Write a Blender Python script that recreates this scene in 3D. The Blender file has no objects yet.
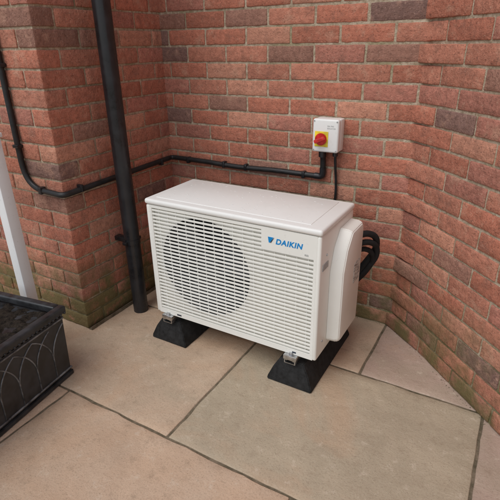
import bpy, bmesh, math, random
from mathutils import Vector, Matrix, noise
random.seed(23)
S=bpy.context.scene
S.view_settings.view_transform='Standard'
try: S.view_settings.look='None'
except: pass
S.view_settings.exposure=0
def lin(r,g,b,k=1.0):
    def f(c):
        c/=255.0
        return c/12.92 if c<=.04045 else ((c+.055)/1.055)**2.4
    return (f(r)*k,f(g)*k,f(b)*k,1)
# ---------- material helpers
class M:
    def __init__(s,name,rough=.6,metal=0,spec=.5):
        s.m=bpy.data.materials.new(name); s.m.use_nodes=True
        s.t=s.m.node_tree; s.b=s.t.nodes['Principled BSDF']
        s.b.inputs['Roughness'].default_value=rough; s.b.inputs['Metallic'].default_value=metal
        s.b.inputs['Specular IOR Level'].default_value=spec
        s.co=s.t.nodes.new('ShaderNodeTexCoord').outputs['Object']
        s.bump=None
    def n(s,t): return s.t.nodes.new(t)
    def l(s,a,b): s.t.links.new(a,b)
    def noise(s,scale,detail=3,rough=.6,dist=0,stretch=None,off=None):
        x=s.n('ShaderNodeTexNoise'); x.inputs['Scale'].default_value=scale; x.inputs['Detail'].default_value=detail
        x.inputs['Roughness'].default_value=rough; x.inputs['Distortion'].default_value=dist
        v=s.co
        if stretch or off:
            mp=s.n('ShaderNodeMapping'); s.l(v,mp.inputs['Vector']); v=mp.outputs[0]
            if stretch: mp.inputs['Scale'].default_value=stretch
            if off: mp.inputs['Location'].default_value=off
        s.l(v,x.inputs['Vector']); return x.outputs['Fac']
    def rng(s,v,a,b,c=0,d=1):
        x=s.n('ShaderNodeMapRange'); s.l(v,x.inputs[0])
        for i,k in enumerate((a,b,c,d)): x.inputs[i+1].default_value=k
        return x.outputs[0]
    def math(s,op,a,b):
        x=s.n('ShaderNodeMath'); x.operation=op
        for i,k in enumerate((a,b)):
            if isinstance(k,(int,float)): x.inputs[i].default_value=k
            else: s.l(k,x.inputs[i])
        return x.outputs[0]
    def mix(s,f,a,b,mode='MIX'):
        x=s.n('ShaderNodeMix'); x.data_type='RGBA'; x.blend_type=mode
        if isinstance(f,(int,float)): x.inputs[0].default_value=f
        else: s.l(f,x.inputs[0])
        for i,k in ((6,a),(7,b)):
            if isinstance(k,tuple): x.inputs[i].default_value=k
            else: s.l(k,x.inputs[i])
        return x.outputs[2]
    def grey(s,v):
        x=s.n('ShaderNodeCombineColor')
        for i in range(3): s.l(v,x.inputs[i])
        return x.outputs[0]
    def axis(s,i):
        x=s.n('ShaderNodeSeparateXYZ'); s.l(s.co,x.inputs[0]); return x.outputs[i]
    def attr(s,name):
        x=s.n('ShaderNodeAttribute'); x.attribute_name=name; return x.outputs['Color']
    def col(s,c):
        if isinstance(c,tuple): s.b.inputs['Base Color'].default_value=c
        else: s.l(c,s.b.inputs['Base Color'])
    def ro(s,v): s.l(v,s.b.inputs['Roughness'])
    def bmp(s,h,strength=.5,dist=.002):
        x=s.n('ShaderNodeBump'); x.inputs['Strength'].default_value=strength; x.inputs['Distance'].default_value=dist
        s.l(h,x.inputs['Height'])
        if s.bump is not None: s.l(s.bump,x.inputs['Normal'])
        s.bump=x.outputs[0]; s.l(s.bump,s.b.inputs['Normal'])

# brick
mb=M('brick_clay',.9,spec=.25)
c=mb.attr('bc')
nA=mb.noise(42,4,.72)
c=mb.mix(1.0,c,mb.grey(mb.rng(nA,.3,.7,.74,1.24)),'MULTIPLY')
nb=mb.noise(13,4,.7,off=(3,1,7))
c=mb.mix(mb.rng(nb,.54,.68,0,.5),c,lin(132,98,84))
c=mb.mix(mb.rng(nb,.45,.32,0,.5),c,lin(196,154,130))
ns_=mb.noise(150,1,.7)
c=mb.mix(mb.rng(ns_,.6,.7,0,.5),c,lin(90,66,58))
c=mb.mix(mb.rng(ns_,.36,.28,0,.35),c,lin(204,168,146))
mo=mb.math('MULTIPLY',mb.rng(mb.axis(2),0,.36,1,0),mb.rng(mb.noise(8,3,.65,off=(5,5,5)),.36,.6,.08,1.6))
mo=mb.math('MULTIPLY',mo,mb.rng(mb.axis(0),.2,1.1,1.15,.6))
c=mb.mix(mb.math('MINIMUM',mo,.85),c,lin(100,98,60))
mb.col(c)
mb.bmp(mb.noise(58,4,.75),.9,.007)
# mortar
mm=M('mortar',.95,spec=.15)
c=mm.mix(mm.rng(mm.noise(60,3,.7),.35,.65),lin(196,180,158),lin(154,136,112))
c=mm.mix(mm.rng(mm.noise(3.2,3,.7,off=(2,8,1)),.54,.68,0,.5),c,lin(134,128,90))
mo=mm.math('MULTIPLY',mm.rng(mm.axis(2),0,.42,1,0),mm.rng(mm.noise(7,3,.65),.35,.6,.2,1.2))
c=mm.mix(mm.math('MINIMUM',mo,.8),c,lin(94,92,54))
mm.col(c); mm.bmp(mm.noise(80,3,.75),1,.005)
# stone
ms=M('sandstone',.72,spec=.3)
c=ms.attr('bc')
n1=ms.noise(2.4,4,.6,1.2)
c=ms.mix(1.0,c,ms.grey(ms.rng(n1,.3,.7,.87,1.1)),'MULTIPLY')
n2=ms.noise(1.9,4,.65,1.2,off=(4,2,0))
c=ms.mix(ms.rng(n2,.5,.66,0,.4),c,lin(192,156,126))
c=ms.mix(ms.rng(n2,.48,.34,0,.4),c,lin(164,150,128))
c=ms.mix(ms.rng(ms.noise(190,2,.75),.54,.72,0,.45),c,lin(118,102,86))
n3=ms.noise(20,5,.78,off=(8,1,3))
c=ms.mix(ms.rng(n3,.55,.74,0,.55),c,lin(138,118,98))
c=ms.mix(ms.rng(n3,.43,.3,0,.45),c,lin(214,198,178))
ms.col(c); ms.ro(ms.rng(n1,.3,.7,.5,.82))
ms.bmp(ms.noise(9,6,.74),.7,.009)
mj=M('paving_joint',.95,spec=.15)
c=mj.mix(mj.rng(mj.noise(25,3,.7),.35,.65),lin(128,114,96),lin(90,82,66)); mj.col(c); mj.bmp(mj.noise(120,3,.7),.8,.003)
mgd=M('ground_gravel',.95,spec=.15)
c=mgd.mix(mgd.rng(mgd.noise(30,4,.7),.35,.65),lin(110,100,86),lin(70,66,52)); mgd.col(c)
# whites
def paint(name,colr,rough=.4,dirt=.2):
    m=M(name,rough,spec=.4)
    c=m.mix(m.rng(m.noise(6,3,.6),.45,.75,0,dirt),colr,lin(196,192,180))
    c=m.mix(m.rng(m.noise(90,2,.7,off=(2,2,2)),.62,.76,0,dirt),c,lin(150,144,128))
    m.col(c); return m
mw=paint('casing_paint',lin(235,234,226),.38,.12)
mtop=paint('casing_top_paint',lin(234,233,228),.42,.12)
mplas=paint('white_plastic',lin(234,234,230),.3,.1)
mwood=paint('white_gloss',lin(230,230,228),.35,.2)
def simple(name,colr,rough=.5,metal=0,var=.25,bs=60,bd=.001,spec=.5):
    m=M(name,rough,metal,spec)
    d=tuple(x*(1-var) for x in colr[:3])+(1,); e=tuple(min(1,x*(1+var)+.004*var) for x in colr[:3])+(1,)
    nn=m.noise(bs*.5,3,.65)
    m.col(m.mix(m.rng(nn,.35,.65),d,e)); m.ro(m.rng(nn,.3,.7,max(.05,rough-.12),min(1,rough+.12)))
    if bd>.0015: m.bmp(m.noise(bs*3,3,.6),.3,bd)
    return m
mblk=simple('black_pvc',(.016,.016,.018,1),.33,bd=.0004,bs=30)
mcab=simple('black_cable',(.014,.014,.014,1),.5,bd=.0006)
mrub=simple('black_rubber',(.017,.017,.017,1),.8,var=.5,bd=.003,bs=90,spec=.3)
mfoam=simple('pipe_insulation',(.018,.018,.018,1),.85,bd=.002,spec=.3)
malu=simple('galvanised_steel',(.55,.56,.57,1),.35,1)
mdark=simple('fan_cavity',(.03,.032,.034,1),.8)
mfan=simple('fan_plastic',(.09,.092,.095,1),.55)
mred=simple('red_plastic',(.6,.02,.02,1),.3)
myel=simple('yellow_plastic',(.8,.6,.02,1),.35)
mblue=simple('blue_print',(.0,.24,.6,1),.4,var=.05)
mnavy=simple('dark_print',(.02,.03,.05,1),.4,var=.05)
mgrey=simple('grey_label',(.35,.35,.34,1),.5)
mpl=simple('planter_plastic',(.022,.023,.025,1),.45,var=.5,bs=40)
mrel=simple('planter_relief',(.16,.165,.17,1),.4,.3,var=.6,bs=50)
msoil=M('soil',.95,spec=.15); msoil.col(msoil.mix(msoil.rng(msoil.noise(60,4,.7),.35,.65),(.012,.009,.007,1),(.05,.038,.028,1))); msoil.bmp(msoil.noise(70,5,.75),1,.012)
mlab=M('rating_label',.4); mlab.col(mlab.mix(mlab.rng(mlab.noise(120,1,.5,stretch=(.3,.3,3)),.5,.52),lin(205,205,198),lin(120,120,118)))
mdrop=M('raindrop',.15); mdrop.col(lin(230,230,226))

# ---------- object helpers
def empty(name,loc=(0,0,0),rz=0):
    e=bpy.data.objects.new(name,None); S.collection.objects.link(e); e.location=loc; e.rotation_euler=(0,0,rz); e.empty_display_size=.1; return e
def link(name,me,mats,parent=None):
    o=bpy.data.objects.new(name,me); S.collection.objects.link(o)
    for m in (mats if isinstance(mats,list) else [mats]): me.materials.append(m.m)
    if parent: o.parent=parent
    return o
def smooth(me,ang=35):
    for p in me.polygons: p.use_smooth=True
    try: me.set_sharp_from_angle(angle=math.radians(ang))
    except: pass
def box(name,a,b,mat,parent=None,bev=.002,seg=2,rot=None):
    bm=bmesh.new(); bmesh.ops.create_cube(bm,size=1)
    a=Vector(a);b=Vector(b);c=(a+b)/2
    for v in bm.verts: v.co=Vector((v.co[i]*(b[i]-a[i]) for i in range(3)))
    if bev: bmesh.ops.bevel(bm,geom=bm.edges[:],offset=bev,segments=seg,affect='EDGES',profile=.5)
    if rot: bmesh.ops.rotate(bm,verts=bm.verts,cent=(0,0,0),matrix=rot)
    bmesh.ops.translate(bm,verts=bm.verts,vec=c)
    me=bpy.data.meshes.new(name); bm.to_mesh(me); bm.free(); smooth(me)
    return link(name,me,mat,parent)
def cyl(name,p0,p1,r,mat,parent=None,r2=None,bev=.001,n=40):
    p0=Vector(p0);p1=Vector(p1);d=p1-p0
    bm=bmesh.new(); bmesh.ops.create_cone(bm,cap_ends=True,segments=n,radius1=r,radius2=r if r2 is None else r2,depth=d.length)
    if bev:
        es=[e for e in bm.edges if abs(e.verts[0].co.z-e.verts[1].co.z)<1e-6]
        bmesh.ops.bevel(bm,geom=es,offset=bev,segments=2,affect='EDGES')
    q=Vector((0,0,1)).rotation_difference(d.normalized()).to_matrix()
    bmesh.ops.rotate(bm,verts=bm.verts,cent=(0,0,0),matrix=q); bmesh.ops.translate(bm,verts=bm.verts,vec=(p0+p1)/2)
    me=bpy.data.meshes.new(name); bm.to_mesh(me); bm.free(); smooth(me)
    return link(name,me,mat,parent)
def fillet(pts,R,n=8):
    P=[Vector(p) for p in pts]; out=[P[0]]
    for i in range(1,len(P)-1):
        a=(P[i-1]-P[i]);b=(P[i+1]-P[i]); r=min(R if not isinstance(R,list) else R[i],a.length*.49,b.length*.49)
        A=P[i]+a.normalized()*r;B=P[i]+b.normalized()*r
        for k in range(n+1):
            t=k/n; out.append(A*(1-t)**2+P[i]*2*t*(1-t)+B*t*t)
    out.append(P[-1]); return out
def tube(name,pts,r,mat,parent=None,n=16):
    P=[Vector(p) for p in pts]; bm=bmesh.new(); rings=[]
    up=Vector((0.123,.31,.94)).normalized(); prev=None
    for i,p in enumerate(P):
        t=(P[min(i+1,len(P)-1)]-P[max(i-1,0)]).normalized()
        if prev is None: nn=t.cross(up).normalized()
        else: nn=(prev-t*prev.dot(t)).normalized()
        prev=nn; bb=t.cross(nn)
        rings.append([bm.verts.new(p+(nn*math.cos(2*math.pi*k/n)+bb*math.sin(2*math.pi*k/n))*r) for k in range(n)])
    for a,b in zip(rings,rings[1:]):
        for k in range(n): bm.faces.new((a[k],a[(k+1)%n],b[(k+1)%n],b[k]))
    bm.faces.new(rings[0][::-1]); bm.faces.new(rings[-1])
    bmesh.ops.recalc_face_normals(bm,faces=bm.faces)
    me=bpy.data.meshes.new(name); bm.to_mesh(me); bm.free(); smooth(me,50)
    return link(name,me,mat,parent)
def prism(name,poly,ax,a,b,mat,parent=None,bev=.003,seg=2):
    bm=bmesh.new()
    def mk(q,h):
        if ax==0: return (h,q[0],q[1])
        if ax==1: return (q[0],h,q[1])
        return (q[0],q[1],h)
    A=[bm.verts.new(mk(q,a)) for q in poly];B=[bm.verts.new(mk(q,b)) for q in poly]; n=len(poly)
    bm.faces.new(A); bm.faces.new(B[::-1])
    for i in range(n): bm.faces.new((A[i],B[i],B[(i+1)%n],A[(i+1)%n]))
    bmesh.ops.recalc_face_normals(bm,faces=bm.faces)
    if bev: bmesh.ops.bevel(bm,geom=bm.edges[:],offset=bev,segments=seg,affect='EDGES')
    me=bpy.data.meshes.new(name); bm.to_mesh(me); bm.free(); smooth(me)
    return link(name,me,mat,parent)

# ---------- rough blocks (bricks and slabs)
class Blocks:
    def __init__(s): s.v=[];s.f=[];s.c=[]
    def add(s,fn,L,D,H,nx,ny,nz,b,amp,col,ns=40):
        def ax(T,n):
            r=[0,b]; 
            for i in range(1,n): r.append(b+(T-2*b)*i/n)
            return r+[T-b,T]
        X,Y,Z=ax(L,nx),ax(D,ny),ax(H,nz); idx={}
        def V(i,j,k):
            key=(i,j,k)
            if key in idx: return idx[key]
            p=[X[i],Y[j],Z[k]]; e=[i in(0,len(X)-1),j in(0,len(Y)-1),k in(0,len(Z)-1)]
            if sum(e)>=2:
                q=.32*b if sum(e)==2 else .45*b
                for m,(T,ii,n) in enumerate(((L,i,len(X)),(D,j,len(Y)),(H,k,len(Z)))):
                    if e[m]: p[m]+= q if ii==0 else -q
            w=Vector(fn(*p)); nv=noise.noise_vector(w*ns)*amp+noise.noise_vector(w*ns*3.1)*amp*.5
            if sum(e)>=2: nv*=1.7
            s.v.append(w+nv); idx[key]=len(s.v)-1; return idx[key]
        nX,nY,nZ=len(X)-1,len(Y)-1,len(Z)-1
        def F(a): s.f.append(a); s.c.append(col)
        for i in range(nX):
            for k in range(nZ):
                F((V(i,0,k),V(i+1,0,k),V(i+1,0,k+1),V(i,0,k+1))); F((V(i,nY,k),V(i,nY,k+1),V(i+1,nY,k+1),V(i+1,nY,k)))
        for j in range(nY):
            for k in range(nZ):
                F((V(0,j,k),V(0,j,k+1),V(0,j+1,k+1),V(0,j+1,k))); F((V(nX,j,k),V(nX,j+1,k),V(nX,j+1,k+1),V(nX,j,k+1)))
        for i in range(nX):
            for j in range(nY):
                F((V(i,j,nZ),V(i+1,j,nZ),V(i+1,j+1,nZ),V(i,j+1,nZ))); F((V(i,j,0),V(i,j+1,0),V(i+1,j+1,0),V(i+1,j,0)))
    def make(s,name,mat,parent=None):
        me=bpy.data.meshes.new(name); me.from_pydata([tuple(v) for v in s.v],[],s.f); me.update()
        at=me.color_attributes.new('bc','FLOAT_COLOR','CORNER'); arr=[]
        for p,c in zip(me.polygons,s.c): arr+=list(c)*p.loop_total
        at.data.foreach_set('color',arr); smooth(me,60)
        return link(name,me,mat,parent)
def bcol():
    r=random.random()
    if r<.04: b=(134,104,94)
    elif r<.11: b=(154,113,97)
    elif r<.40: b=(184,123,101)
    elif r<.56: b=(176,118,101)
    elif r<.66: b=(194,138,114)
    else: b=(180,115,93)
    k=random.uniform(.95,1.05); return lin(*[x*k for x in b])
CH=.0682;BL=.1965;BP=.2055;HL=.0938;NC=38;T=HL;BH=.0595;HP=HL+.009
house=empty('brick_house')
W2=1.182;L=.675
def jit(): return random.uniform(-.0012,.0012)
bw=Blocks()
for r in range(NC):
    x=(-.16 if r%2 else -.16+BP/2)
    while x<W2+.02:
        a=max(x,-.03); b=min(x+BL,W2+.03)
        if b-a>.03:
            jy=random.uniform(-.0012,.0008); z0=r*CH+.005+jit()
            bw.add(lambda s,d,z,a=a,jy=jy,z0=z0:(a+s,jy+d,z0+z),b-a,T,BH+jit(),9,1,3,.003,.0013,bcol())
        x+=BP
bw.make('back_wall_bricks',mb,house)
rw=Blocks()
for r in range(NC):
    z0=r*CH+.005
    if r%2==0:
        rw.add(lambda s,d,z,z0=z0:(-BL+s,-L+d,z0+z),BL,T,BH,9,4,3,.003,.0013,bcol()); y=-L+HP; x=-BP
    else:
        rw.add(lambda s,d,z,z0=z0:(-T+s,-L+d,z0+z),T,BL,BH,4,9,3,.003,.0013,bcol()); y=-L+BP; x=-HP
    while y<.02:
        b=min(y+BL,.03); j=random.uniform(-.0008,.0012)
        if b-y>.02:
            rw.add(lambda s,d,z,y=y,j=j,z0=z0+jit():(j-d,y+s,z0+z),b-y,T,BH,9,1,3,.003,.0013,bcol())
        y+=BP
    while x>-2.4:
        j=random.uniform(-.0012,.0008)
        rw.add(lambda s,d,z,x=x,j=j,z0=z0+jit():(x-BL+s,-L+j+d,z0+z),BL,T,BH,8,1,3,.003,.0013,bcol()); x-=BP
ob=rw.make('return_wall_bricks',mb,house)
bm=bmesh.new(); bm.from_mesh(ob.data); bmesh.ops.recalc_face_normals(bm,faces=bm.faces); bm.to_mesh(ob.data); bm.free()
q=.70710678
aw=Blocks()
for r in range(NC):
    s=-.05; first=True
    tooth=[.020,.006,.016,.005,.018,.022,.006,.010][r%8]+random.uniform(-.002,.003)
    e=.09 if r%2 else .09+BP/2
    while s<2.3:
        z0=r*CH+.005+jit(); j=random.uniform(-.0008,.001)
        ln=e-s
        def fn(u,d,z,s=s,ln=ln,z0=z0,j=j,first=first,tooth=tooth):
            p=tooth*(1-u/ln) if first else 0
            t=s+u; dd=d-j-p
            return (W2+q*t+q*dd,-q*t+q*dd,z0+z)
        aw.add(fn,ln,T,BH,9,1,3,.003,.0013,bcol())
        s=e+.009; e=s+BL; first=False
ob=aw.make('angled_wall_bricks',mb,house)
m=.0048
def offp(t,d): return (W2+q*t+q*d,-q*t+q*d)
core=[(-2.4,-L+m),(-m,-L+m),(-m,m),offp(m*.414,m),offp(2.3,m),offp(2.3,.12),(W2+.12,.3),(-.3,.3),(-2.4,.3)]
bm=bmesh.new(); A=[bm.verts.new((x,y,-.05)) for x,y in core]; B=[bm.verts.new((x,y,NC*CH)) for x,y in core]
bm.faces.new(A);bm.faces.new(B)
for i in range(len(core)): k=(i+1)%len(core); bm.faces.new((A[i],A[k],B[k],B[i]))
bmesh.ops.recalc_face_normals(bm,faces=bm.faces)
me=bpy.data.meshes.new('mortar');bm.to_mesh(me);bm.free();link('mortar_bed',me,mm,house)

# ---------- ground
bm=bmesh.new(); bmesh.ops.create_grid(bm,x_segments=1,y_segments=1,size=150); me=bpy.data.meshes.new('g'); bm.to_mesh(me); bm.free()
g=link('ground',me,mgd); g.location.z=-.05
pav=empty('patio_paving')
box('joint_bed',(-3.5,-5.2,-.045),(4.2,.1,-.0035),mj,pav,bev=0)
sl=Blocks()
def slab(x0,x1,y0,y1,colr,h=0):
    g=.0045; fnz=lambda a,b,c:(x0+g+a,y0+g+b,-.04+h+c)
    sl.add(fnz,x1-x0-2*g,y1-y0-2*g,.04,max(2,int((x1-x0)/.03)),max(2,int((y1-y0)/.03)),1,.003,.0022,lin(*colr),ns=14)
tan=(190,166,142);buff=(176,160,137);org=(195,169,145);pink=(176,152,137)
slab(-.19,.252,-.386,0,tan);slab(.252,1.160,-.386,.02,tan);slab(1.160,1.75,-.386,.02,pink)
slab(-.19,.712,-.994,-.386,tan);slab(.712,1.594,-.994,-.386,buff);slab(1.594,2.5,-.994,-.386,pink)
slab(-.66,.252,-1.604,-.994,org);slab(.252,1.16,-1.604,-.994,org);slab(1.16,2.07,-1.604,-.994,buff);slab(2.07,2.98,-1.604,-.994,pink)
slab(-1.1,-.19,-.994,-.386,pink);slab(-2.0,-1.1,-.994,-.386,tan);slab(-1.56,-.66,-1.604,-.994,buff);slab(-2.46,-1.56,-1.604,-.994,tan)
y=-1.604;row=0
while y>-5:
    x=-3.4+(.45 if row%2 else 0)
    while x<3.6:
        slab(x,x+.9,y-.61,y,random.choice([tan,buff,org,pink])); x+=.9
    y-=.61;row+=1
sl.make('slabs',ms,pav)
prism('wall_base_mortar',[(-.0,.0),(-.022,.0),(-.004,.014),(0,.016)],1,-L,0,mj,pav,bev=0).location=(.022,0,.001)

# ---------- air conditioner
ac=empty('air_conditioner')
X0,X1,Y0,Y1,Z0,Z1=.322,1.046,-.562,-.252,.133,.633
box('top_panel',(X0-.003,Y0-.004,Z1-.022),(X1+.003,Y1+.002,Z1),mtop,ac,bev=.009,seg=4)
box('top_raised_panel',(X0+.03,Y0+.03,Z1-.005),(X1-.05,Y1-.02,Z1+.002),mtop,ac,bev=.0018,seg=2)
box('left_side',(X0,Y0,Z0),(X0+.024,Y1,Z1-.0235),mw,ac,bev=.007,seg=3)
box('right_side',(X1-.02,Y0,Z0),(X1,Y1,Z1-.0235),mw,ac,bev=.007,seg=3)
box('back_panel',(X0+.027,Y1-.01,Z0),(X1-.021,Y1-.001,Z1-.026),mdark,ac,bev=0)
box('bottom_pan',(X0+.027,Y0+.02,Z0),(X1-.021,Y1-.011,Z0+.012),mw,ac,bev=.001)
LX=.830;LZ=.527
fx0,fx1,fz0,fz1=X0+.0175,X1-.0135,Z0+.001,Z1-.0235
gx0,gx1,gz0,gz1=X0+.028,X1-.024,Z0+.022,Z1-.034
bm=bmesh.new()
def quad(a,b,c_,d,y=Y0-.0004): 
    return bm.faces.new([bm.verts.new((p[0],y,p[1])) for p in(a,b,c_,d)])
quad((fx0,fz0),(fx1,fz0),(fx1,gz0),(fx0,gz0)); quad((fx0,gz0),(gx0,gz0),(gx0,gz1),(fx0,gz1)); quad((fx0,gz1),(LX,gz1),(LX,fz1),(fx0,fz1))
quad((gx1,gz0),(fx1,gz0),(fx1,LZ),(gx1,LZ)); quad((LX,LZ),(gx1,LZ),(gx1,gz1),(LX,gz1)); quad((gx1,LZ),(fx1,LZ),(fx1,gz1),(gx1,gz1)); quad((LX,gz1),(fx1,gz1),(fx1,fz1),(LX,fz1))
bmesh.ops.remove_doubles(bm,verts=bm.verts,dist=1e-5)
ex=bmesh.ops.extrude_face_region(bm,geom=bm.faces[:])
for v in [e for e in ex['geom'] if isinstance(e,bmesh.types.BMVert)]: v.co.y+=.012
bmesh.ops.recalc_face_normals(bm,faces=bm.faces)
me=bpy.data.meshes.new('ff');bm.to_mesh(me);bm.free();link('front_fascia',me,mw,ac)
cx,cz,R=.572,.384,.2; px0,px1,pz0,pz1=X0+.025,X1-.021,Z0+.013,Z1-.026
bm=bmesh.new(); angs=sorted([i*2*math.pi/72 for i in range(72)]+[math.atan2(zz-cz,xx-cx)%(2*math.pi) for xx in(px0,px1) for zz in(pz0,pz1)])
yb=Y0+.017; inn=[];out=[];dep=[]
for a in angs:
    ca,sa=math.cos(a),math.sin(a); t=1e9
    if ca>1e-9:t=min(t,(px1-cx)/ca)
    if ca<-1e-9:t=min(t,(px0-cx)/ca)
    if sa>1e-9:t=min(t,(pz1-cz)/sa)
    if sa<-1e-9:t=min(t,(pz0-cz)/sa)
    inn.append(bm.verts.new((cx+R*ca,yb,cz+R*sa)));out.append(bm.verts.new((cx+t*ca,yb,cz+t*sa)));dep.append(bm.verts.new((cx+R*ca,yb+.09,cz+R*sa)))
n=len(angs)
for i in range(n):
    k=(i+1)%n; bm.faces.new((inn[i],inn[k],out[k],out[i]))
me=bpy.data.meshes.new('bp');bm.to_mesh(me);bm.free();link('fan_shroud',me,mw,ac)
bm=bmesh.new(); rr_=[[bm.verts.new((cx+(R+.001)*math.cos(i*math.pi/32),yb+yy,cz+(R+.001)*math.sin(i*math.pi/32))) for i in range(64)] for yy in(.0008,.09)]
for i in range(64): bm.faces.new((rr_[0][i],rr_[0][(i+1)%64],rr_[1][(i+1)%64],rr_[1][i]))
me=bpy.data.meshes.new('fd');bm.to_mesh(me);bm.free();smooth(me,180);link('fan_duct',me,mfan,ac)
box('coil_backing',(px0+.002,yb+.092,pz0),(px1-.002,yb+.1,pz1),mdark,ac,bev=0)
bm=bmesh.new()
for b in range(3):
    a0=b*2.094+.3; g=[]
    for i in range(9):
        r=.05+(.185-.05)*i/8; row=[]
        for j in range(9):
            t=j/8; a=a0+(t-.5)*(1.25+.2*i/8)+.35*i/8
            row.append(bm.verts.new((cx+r*math.cos(a),yb+.035+.045*t,cz+r*math.sin(a))))
        g.append(row)
    for i in range(8):
        for j in range(8): bm.faces.new((g[i][j],g[i+1][j],g[i+1][j+1],g[i][j+1]))
me=bpy.data.meshes.new('fb');bm.to_mesh(me);bm.free();smooth(me);link('fan_blades',me,mfan,ac)
cyl('fan_hub',(cx,yb+.03,cz),(cx,yb+.085,cz),.052,mfan,ac,bev=.006)
bm=bmesh.new(); zz=gz0+.009; pitch=.0152
def bar(x0,x1,z):
    prof=[(0,-.0030),(0,.0026),(.0012,.0032),(.0045,.0032),(.0045,-.0015),(.0012,-.0036)]
    A=[bm.verts.new((x0,Y0+.0005+p,z+h)) for p,h in prof];B=[bm.verts.new((x1,Y0+.0005+p,z+h)) for p,h in prof]
    bm.faces.new(A);bm.faces.new(B[::-1])
    for i in range(len(prof)): k=(i+1)%len(prof); bm.faces.new((A[i],B[i],B[k],A[k]))
while zz<gz1-.006:
    bar(gx0+.0003,(gx1 if zz<LZ-.005 else LX)-.0003,zz); zz+=pitch
bmesh.ops.recalc_face_normals(bm,faces=bm.faces)
me=bpy.data.meshes.new('lv');bm.to_mesh(me);bm.free();link('louvre_slats',me,mw,ac)
x=gx0+.03;i=0
while x<gx1-.01:
    top=gz1-.0005 if x<LX else LZ-.001
    box('louvre_rib_%d'%i,(x-.0009,Y0+.0052,gz0+.0005),(x+.0009,Y0+.010,top),mw,ac,bev=0); x+=.0415;i+=1
cu=bpy.data.curves.new('lettering','FONT'); cu.body='DAIKIN'; cu.size=.0265; cu.extrude=.0003; cu.offset=.0009; cu.shear=.2; cu.space_character=1.12; cu.align_x='LEFT'
to=bpy.data.objects.new('badge_lettering',cu); S.collection.objects.link(to); to.rotation_euler=(math.radians(90),0,0); to.location=(.884,Y0-.0008,.556); cu.materials.append(mblue.m); to.parent=ac
def sh(P): return [(x_,z_+.0045) for x_,z_ in P]
prism('badge_symbol',sh([(.856,.5725),(.877,.5725),(.863,.552),(.859,.552)]),1,Y0-.0014,Y0-.0006,mblue,ac,bev=0)
prism('badge_symbol_dark',sh([(.870,.562),(.8795,.5725),(.8670,.552),(.8645,.553)]),1,Y0-.0017,Y0-.0007,mnavy,ac,bev=0)
cu=bpy.data.curves.new('mark','FONT'); cu.body='R32'; cu.size=.0085; cu.extrude=.0003; cu.offset=.0001
to=bpy.data.objects.new('small_lettering',cu); S.collection.objects.link(to); to.rotation_euler=(math.radians(90),0,0); to.location=(.99,Y0-.0008,.535); cu.materials.append(mgrey.m); to.parent=ac
box('small_label',(.43,Y0-.0013,.141),(.452,Y0-.0006,.147),mnavy,ac,bev=0)
box('small_label_b',(.955,Y0-.0013,.141),(.97,Y0-.0006,.147),mnavy,ac,bev=0)
def cover():
    prof=[(-.468,.175),(-.468,.45),(-.44,.53),(-.39,.582),(-.275,.582),(-.262,.56),(-.262,.16),(-.455,.16)]
    bm=bmesh.new(); c=Vector((-.365,.37))
    def ring(x,k): return [bm.verts.new((x,c.x+(y-c.x)*k,c.y+(z-c.y)*(1-(1-k)*.6))) for y,z in prof]
    rs=[ring(X1+.0005,1),ring(X1+.034,.985),ring(X1+.046,.93),ring(X1+.048,.87)]
    for a,b in zip(rs,rs[1:]):
        for i in range(len(prof)): k=(i+1)%len(prof); bm.faces.new((a[i],b[i],b[k],a[k]))
    bm.faces.new(rs[-1]); bmesh.ops.recalc_face_normals(bm,faces=bm.faces)
    bmesh.ops.bevel(bm,geom=bm.edges[:],offset=.003,segments=2,affect='EDGES')
    me=bpy.data.meshes.new('vc');bm.to_mesh(me);bm.free();smooth(me,28);link('valve_cover',me,mw,ac)
cover()
box('rating_label',(X1+.0483,-.35,.36),(X1+.0493,-.29,.44),mlab,ac,bev=0)
box('handle_recess',(X1+.0002,-.545,.482),(X1+.003,-.495,.504),mgrey,ac,bev=.0012)
for z in(.19,.53): cyl('cover_screw_%d'%int(z*100),(X1,-.51,z),(X1+.003,-.51,z),.004,malu,ac,bev=.0005,n=12)
for i,x in enumerate((.385,.952)):
    for j,y in enumerate((-.558,-.235)):
        box('leg_%d%d'%(i,j),(x-.026,y-.020,.114),(x+.026,y+.020,.1325),mw if j else malu,ac,bev=.002)
for i,(dx,dz,r) in enumerate(((0,0,.0125),(.004,-.034,.0115),(-.010,-.066,.010))):
    P=[(1.05,-.262,.495+dz),(1.085+dx,-.215,.51+dz),(1.115+dx,-.165,.485+dz),(1.115+dx,-.13,.42+dz),(1.07+dx,-.14,.34+dz),(1.0,-.17,.22)]
    tube('refrigerant_pipe_%d'%i,fillet(P,.06),r,mfoam,ac)
bm=bmesh.new()
for _ in range(120):
    r=random.choice([.0010,.0014,.002,.0024]); x=random.uniform(X0+.035,X1-.055);y=random.uniform(Y0+.035,Y1-.025)
    mt=Matrix.Translation((x,y,Z1+.002))@Matrix.Diagonal((r*random.uniform(.8,1.5),r,r*.25,1))
    bmesh.ops.create_icosphere(bm,subdivisions=2,radius=1,matrix=mt)
me=bpy.data.meshes.new('rd');bm.to_mesh(me);bm.free();smooth(me,180);link('raindrops',me,mdrop,ac)

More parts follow.
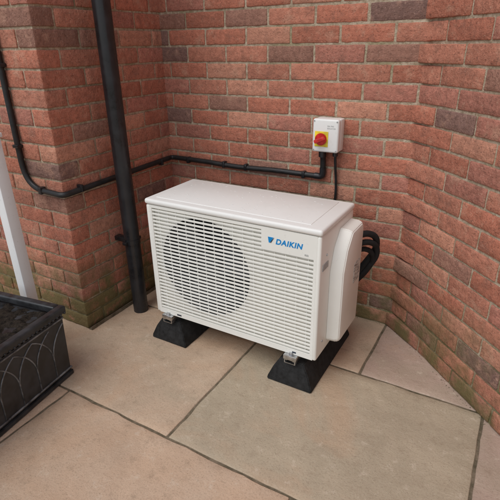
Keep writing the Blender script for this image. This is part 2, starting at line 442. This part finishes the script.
# ---------- feet
for i,xc in enumerate((.385,.952)):
    f=empty('rubber_mounting_foot'); f.location=(xc,-.370,0)
    bm=bmesh.new(); lv=[(0,.09,.212),(.012,.09,.212),(.060,.07,.200),(.091,.05,.19),(.098,.047,.187)]
    rings=[[bm.verts.new((sx*w,sy*l,z)) for sx,sy in((-1,-1),(1,-1),(1,1),(-1,1))] for z,w,l in lv]
    for a,b in zip(rings,rings[1:]):
        for k in range(4): bm.faces.new((a[k],a[(k+1)%4],b[(k+1)%4],b[k]))
    bm.faces.new(rings[0][::-1]);bm.faces.new(rings[-1]); bmesh.ops.bevel(bm,geom=bm.edges[:],offset=.003,segments=2,affect='EDGES')
    me=bpy.data.meshes.new('rf');bm.to_mesh(me);bm.free();smooth(me);link('rubber_block',me,mrub,f)
    ch=[(a,b+.010) for a,b in [(-.022,.0885),(-.022,.103),(-.010,.103),(-.010,.101),(-.019,.101),(-.019,.0905),(.019,.0905),(.019,.101),(.010,.101),(.010,.103),(.022,.103),(.022,.0885)]]
    prism('steel_channel',ch,1,-.206,.205,malu,f,bev=0)
    for s in(-1,1):
        y=s*.196
        cyl('washer%d'%s,(0,y,.1325),(0,y,.135),.013,malu,f,bev=.0005,n=24)
        cyl('bolt_head%d'%s,(0,y,.135),(0,y,.142),.0085,malu,f,bev=.001,n=6)

# ---------- isolator switch
sw=empty('isolator_switch',(-.030,0,.006))
box('back_box',(.828,-.045,.757),(.934,.0,.884),mplas,sw,bev=.005,seg=3)
box('front_cover',(.8265,-.072,.7555),(.9355,-.0455,.8855),mplas,sw,bev=.008,seg=4)
box('yellow_plate',(.838,-.0745,.778),(.894,-.0722,.838),myel,sw,bev=.0008)
cyl('rotary_collar',(.866,-.0746,.808),(.866,-.084,.808),.024,mred,sw,bev=.003)
box('rotary_handle',(.8585,-.104,.786),(.8735,-.0838,.830),mred,sw,bev=.004,rot=Matrix.Rotation(math.radians(65),3,'Y'))
for k_,(bd,zz_) in enumerate((('20A IP65',.857),('ISOLATOR',.848))):
    cu=bpy.data.curves.new('ip','FONT'); cu.body=bd; cu.size=.0075; cu.extrude=.0002
    to=bpy.data.objects.new('printed_rating_%d'%k_,cu); S.collection.objects.link(to); to.rotation_euler=(math.radians(90),0,0); to.location=(.888,-.0722,zz_); cu.materials.append(mgrey.m); to.parent=sw
for x,z in((.834,.764),(.928,.764),(.834,.877),(.928,.877)): cyl('cover_screw',(x,-.0715,z),(x,-.0735,z),.0028,mgrey,sw,bev=.0003,n=12)
# ---------- conduit
cd=empty('cable_conduit'); k=.644; r=.0115; ex_=.827
P=[(-.185,-L-.013,2.5),(-.205,-L-.013,1.0),(-.205,-L-.013,k-.004),(.013,-L-.013,k-.012),(.013,-.013,k+.004),(.22,-.0135,k+.003),(.40,-.013,k-.004),(.60,-.0135,k+.003),(ex_-.002,-.013,k+.001),(ex_,-.016,.70),(ex_,-.03,.763)]
tube('conduit_run',fillet(P,[0,.05,.11,.028,.022,.05,.05,.05,.03,.04,0]),r,mcab,cd)
cyl('conduit_gland',(ex_,-.03,.763),(ex_,-.028,.734),.016,mblk,cd,n=16)
tube('elbow_fitting',fillet([(ex_-.035,-.0145,k+.002),(ex_-.001,-.0145,k+.002),(ex_,-.0155,k+.04)],.028),.0138,mblk,cd)
def clip(x0,y0,z0,x1,y1,z1,i): box('clip_%d'%i,(x0,y0,z0),(x1,y1,z1),mblk,cd,bev=.003)
for i,x in enumerate((.12,.33,.45,.74)): clip(x-.007,-.027,k-.014,x+.007,-.0005,k+.016,i)
for i,y in enumerate((-.10,-.36,-.6)): clip(.0005,y-.007,k-.018,.027,y+.007,k+.012,10+i)
clip(-.12,-L-.027,k-.021,-.10,-L-.0005,k+.008,20); clip(-.222,-L-.027,.80,-.188,-L-.0005,.814,21); clip(-.218,-L-.027,1.1,-.184,-L-.0005,1.114,22)
P=[(.882,-.03,.763),(.882,-.02,.70),(.889,-.009,.60),(.880,-.009,.45),(.885,-.05,.33),(.90,-.24,.30)]
tube('supply_cable',fillet(P,.05),.0055,mcab,cd)
cyl('cable_gland',(.882,-.03,.763),(.882,-.028,.741),.011,mblk,cd,n=12)
# ---------- downpipe
dp=empty('downpipe'); dp.location=(-.003,.028,0)
cyl('pipe',(.097,-.462,.0),(.097,-.462,2.5),.034,mblk,dp,bev=0,n=64)
cyl('bracket_ring',(.097,-.462,.350),(.097,-.462,.376),.0365,mblk,dp,bev=.002,n=48)
box('bracket_arm',(.004,-.478,.352),(.066,-.446,.374),mblk,dp,bev=.003)
box('bracket_lug_a',(.085,-.512,.356),(.105,-.494,.370),mblk,dp,bev=.002)
box('bracket_lug_b',(.085,-.430,.356),(.105,-.412,.370),mblk,dp,bev=.002)
cyl('bracket_ring_upper',(.097,-.462,1.75),(.097,-.462,1.78),.0385,mblk,dp,bev=.002,n=48)
box('bracket_arm_upper',(.004,-.478,1.752),(.066,-.446,1.778),mblk,dp,bev=.003)

# ---------- planter
pl=empty('garden_planter',(.188,-.914,0),math.atan2(-.145,-.99))
WX,WY,HH=.46,.78,.295
def frus(name,z0,z1,i0,i1,mat,bev=.003):
    bm=bmesh.new(); rg=[]
    for z,i in((z0,i0),(z1,i1)): rg.append([bm.verts.new(p) for p in((i,i,z),(WX-i,i,z),(WX-i,WY-i,z),(i,WY-i,z))])
    for k in range(4): bm.faces.new((rg[0][k],rg[0][(k+1)%4],rg[1][(k+1)%4],rg[1][k]))
    bm.faces.new(rg[0][::-1]);bm.faces.new(rg[1]); bmesh.ops.recalc_face_normals(bm,faces=bm.faces)
    bmesh.ops.bevel(bm,geom=bm.edges[:],offset=bev,segments=2,affect='EDGES')
    me=bpy.data.meshes.new(name);bm.to_mesh(me);bm.free();smooth(me);return link(name,me,mat,pl)
frus('base_plinth',0,.02,.002,.002,mpl); frus('tub_wall',.0195,HH-.03,.008,.002,mpl)
for nm,a,b in (('rim_a',(-.010,-.010),(.020,WY+.010)),('rim_b',(WX-.020,-.010),(WX+.010,WY+.010)),('rim_c',(.0202,-.010),(WX-.0202,.020)),('rim_d',(.0202,WY-.020),(WX-.0202,WY+.010))):
    box(nm,(a[0],a[1],HH-.022),(b[0],b[1],HH+.006),mpl,pl,bev=.006,seg=3)
bm=bmesh.new(); bmesh.ops.create_grid(bm,x_segments=70,y_segments=110,size=1)
for v in bm.verts:
    v.co=Vector((WX/2+v.co.x*(WX/2-.021),WY/2+v.co.y*(WY/2-.021),HH-.026)); v.co.z+=.012*noise.fractal(v.co*25,1,2,4)
me=bpy.data.meshes.new('so');bm.to_mesh(me);bm.free();smooth(me,180);link('soil',me,msoil,pl)
def relief(P,i,r=.0026): tube('arch_relief_%d'%i,P,r,mrel,pl,n=8)
cnt=0
def face(fn,Lg):
    global cnt
    n=int(Lg/.075); st=Lg/n
    for i in range(n+1):
        s=i*st
        for sg in(1,-1):
            pts=[]
            if 0<=s<=Lg: pts.append(fn(min(max(s,.006),Lg-.006),.035))
            R=st*2.0
            for kk in range(15):
                th=math.radians(60)*kk/14; ss=s+sg*(R-R*math.cos(th)); z=.115+R*math.sin(th)*.92
                if ss<.004 or ss>Lg-.004: break
                pts.append(fn(ss,z))
            if len(pts)>2: relief(pts,cnt); cnt+=1
    for z in(.032,.254): relief([fn(.004,z),fn(Lg-.004,z)],cnt,.004); cnt+=1
def t_(z): return .008-(z-.02)/(HH-.05)*.006
face(lambda s,z:(t_(z)-.0005,s,z),WY); face(lambda s,z:(s,t_(z)-.0005,z),WX)
bm=bmesh.new(); s=0
while s<WY+.01: bmesh.ops.create_icosphere(bm,subdivisions=1,radius=.006,matrix=Matrix.Translation((-.008,s,HH-.020))); s+=.019
s=0
while s<WX: bmesh.ops.create_icosphere(bm,subdivisions=1,radius=.006,matrix=Matrix.Translation((s,-.008,HH-.020))); s+=.019
me=bpy.data.meshes.new('bd');bm.to_mesh(me);bm.free();smooth(me,180);link('rim_beading',me,mpl,pl)

# ---------- white post
wp=empty('white_fence_post'); wp.location=(-.012,0,0)
box('post',(-.115,-.875,0),(-.068,-.828,.875),mwood,wp,bev=.004)
box('post_cap',(-.121,-.881,.8752),(-.062,-.822,.892),mwood,wp,bev=.004)
box('rail_upper',(-1.1,-.865,.80),(-.1152,-.835,.86),mwood,wp,bev=.004)
box('post_far',(-1.151,-.875,0),(-1.1002,-.828,.875),mwood,wp,bev=.004)

# ---------- grit
bm=bmesh.new()
def peb(x,y,r,z=0):
    mt=Matrix.Translation((x,y,z+r*.3))@Matrix.Rotation(random.random()*6,4,'Z')@Matrix.Diagonal((r*random.uniform(.8,1.6),r,r*.6,1))
    bmesh.ops.create_icosphere(bm,subdivisions=1,radius=1,matrix=mt)
for _ in range(220):
    t=abs(random.gauss(0,.007))+.003; s=random.random()
    c=random.random(); r=random.uniform(.0008,.0022)
    if c<.3: peb(t,-L*s,r)
    elif c<.6: peb(W2*s,-t,r)
    else:
        u=s*1.2; peb(W2+q*u-q*t,-q*u-q*t,r)
me=bpy.data.meshes.new('gr');bm.to_mesh(me);bm.free();link('grit',me,mj)

# ---------- light
w=bpy.data.worlds.new('World'); S.world=w; w.use_nodes=True; nt=w.node_tree
bg=nt.nodes['Background']; sky=nt.nodes.new('ShaderNodeTexSky'); sky.sky_type='NISHITA'; sky.sun_disc=False
el=math.radians(58)
sd=Vector((-.25,-.9,0)).normalized()*math.cos(el)+Vector((0,0,math.sin(el)))
sky.sun_elevation=el; sky.sun_rotation=math.atan2(sd.x,sd.y)
hs=nt.nodes.new('ShaderNodeHueSaturation'); hs.inputs['Saturation'].default_value=.42
nt.links.new(sky.outputs[0],hs.inputs['Color']); nt.links.new(hs.outputs[0],bg.inputs[0]); bg.inputs[1].default_value=.15
sl_=bpy.data.lights.new('sun','SUN'); sl_.energy=1.5; sl_.angle=math.radians(40); sl_.color=(1,.985,.96)
so=bpy.data.objects.new('sun',sl_); S.collection.objects.link(so); so.rotation_euler=(-sd).to_track_quat('-Z','Y').to_euler()

# ---------- camera
yaw,pit,rol,f=.531,.422,-.017,460.
fw=Vector((-math.sin(yaw)*math.cos(pit),math.cos(yaw)*math.cos(pit),-math.sin(pit)))
rr=Vector((math.cos(yaw),math.sin(yaw),0)); uu=rr.cross(fw)
r2=rr*math.cos(rol)+uu*math.sin(rol); u2=-rr*math.sin(rol)+uu*math.cos(rol)
cam=bpy.data.cameras.new('camera'); cam.sensor_width=36; cam.lens=36*f/500; cam.clip_start=.02; cam.clip_end=500
co=bpy.data.objects.new('camera',cam); S.collection.objects.link(co)
mt=Matrix((r2,u2,-fw)).transposed().to_4x4(); mt.translation=(1.522,-1.817,1.166); co.matrix_world=mt
S.camera=co
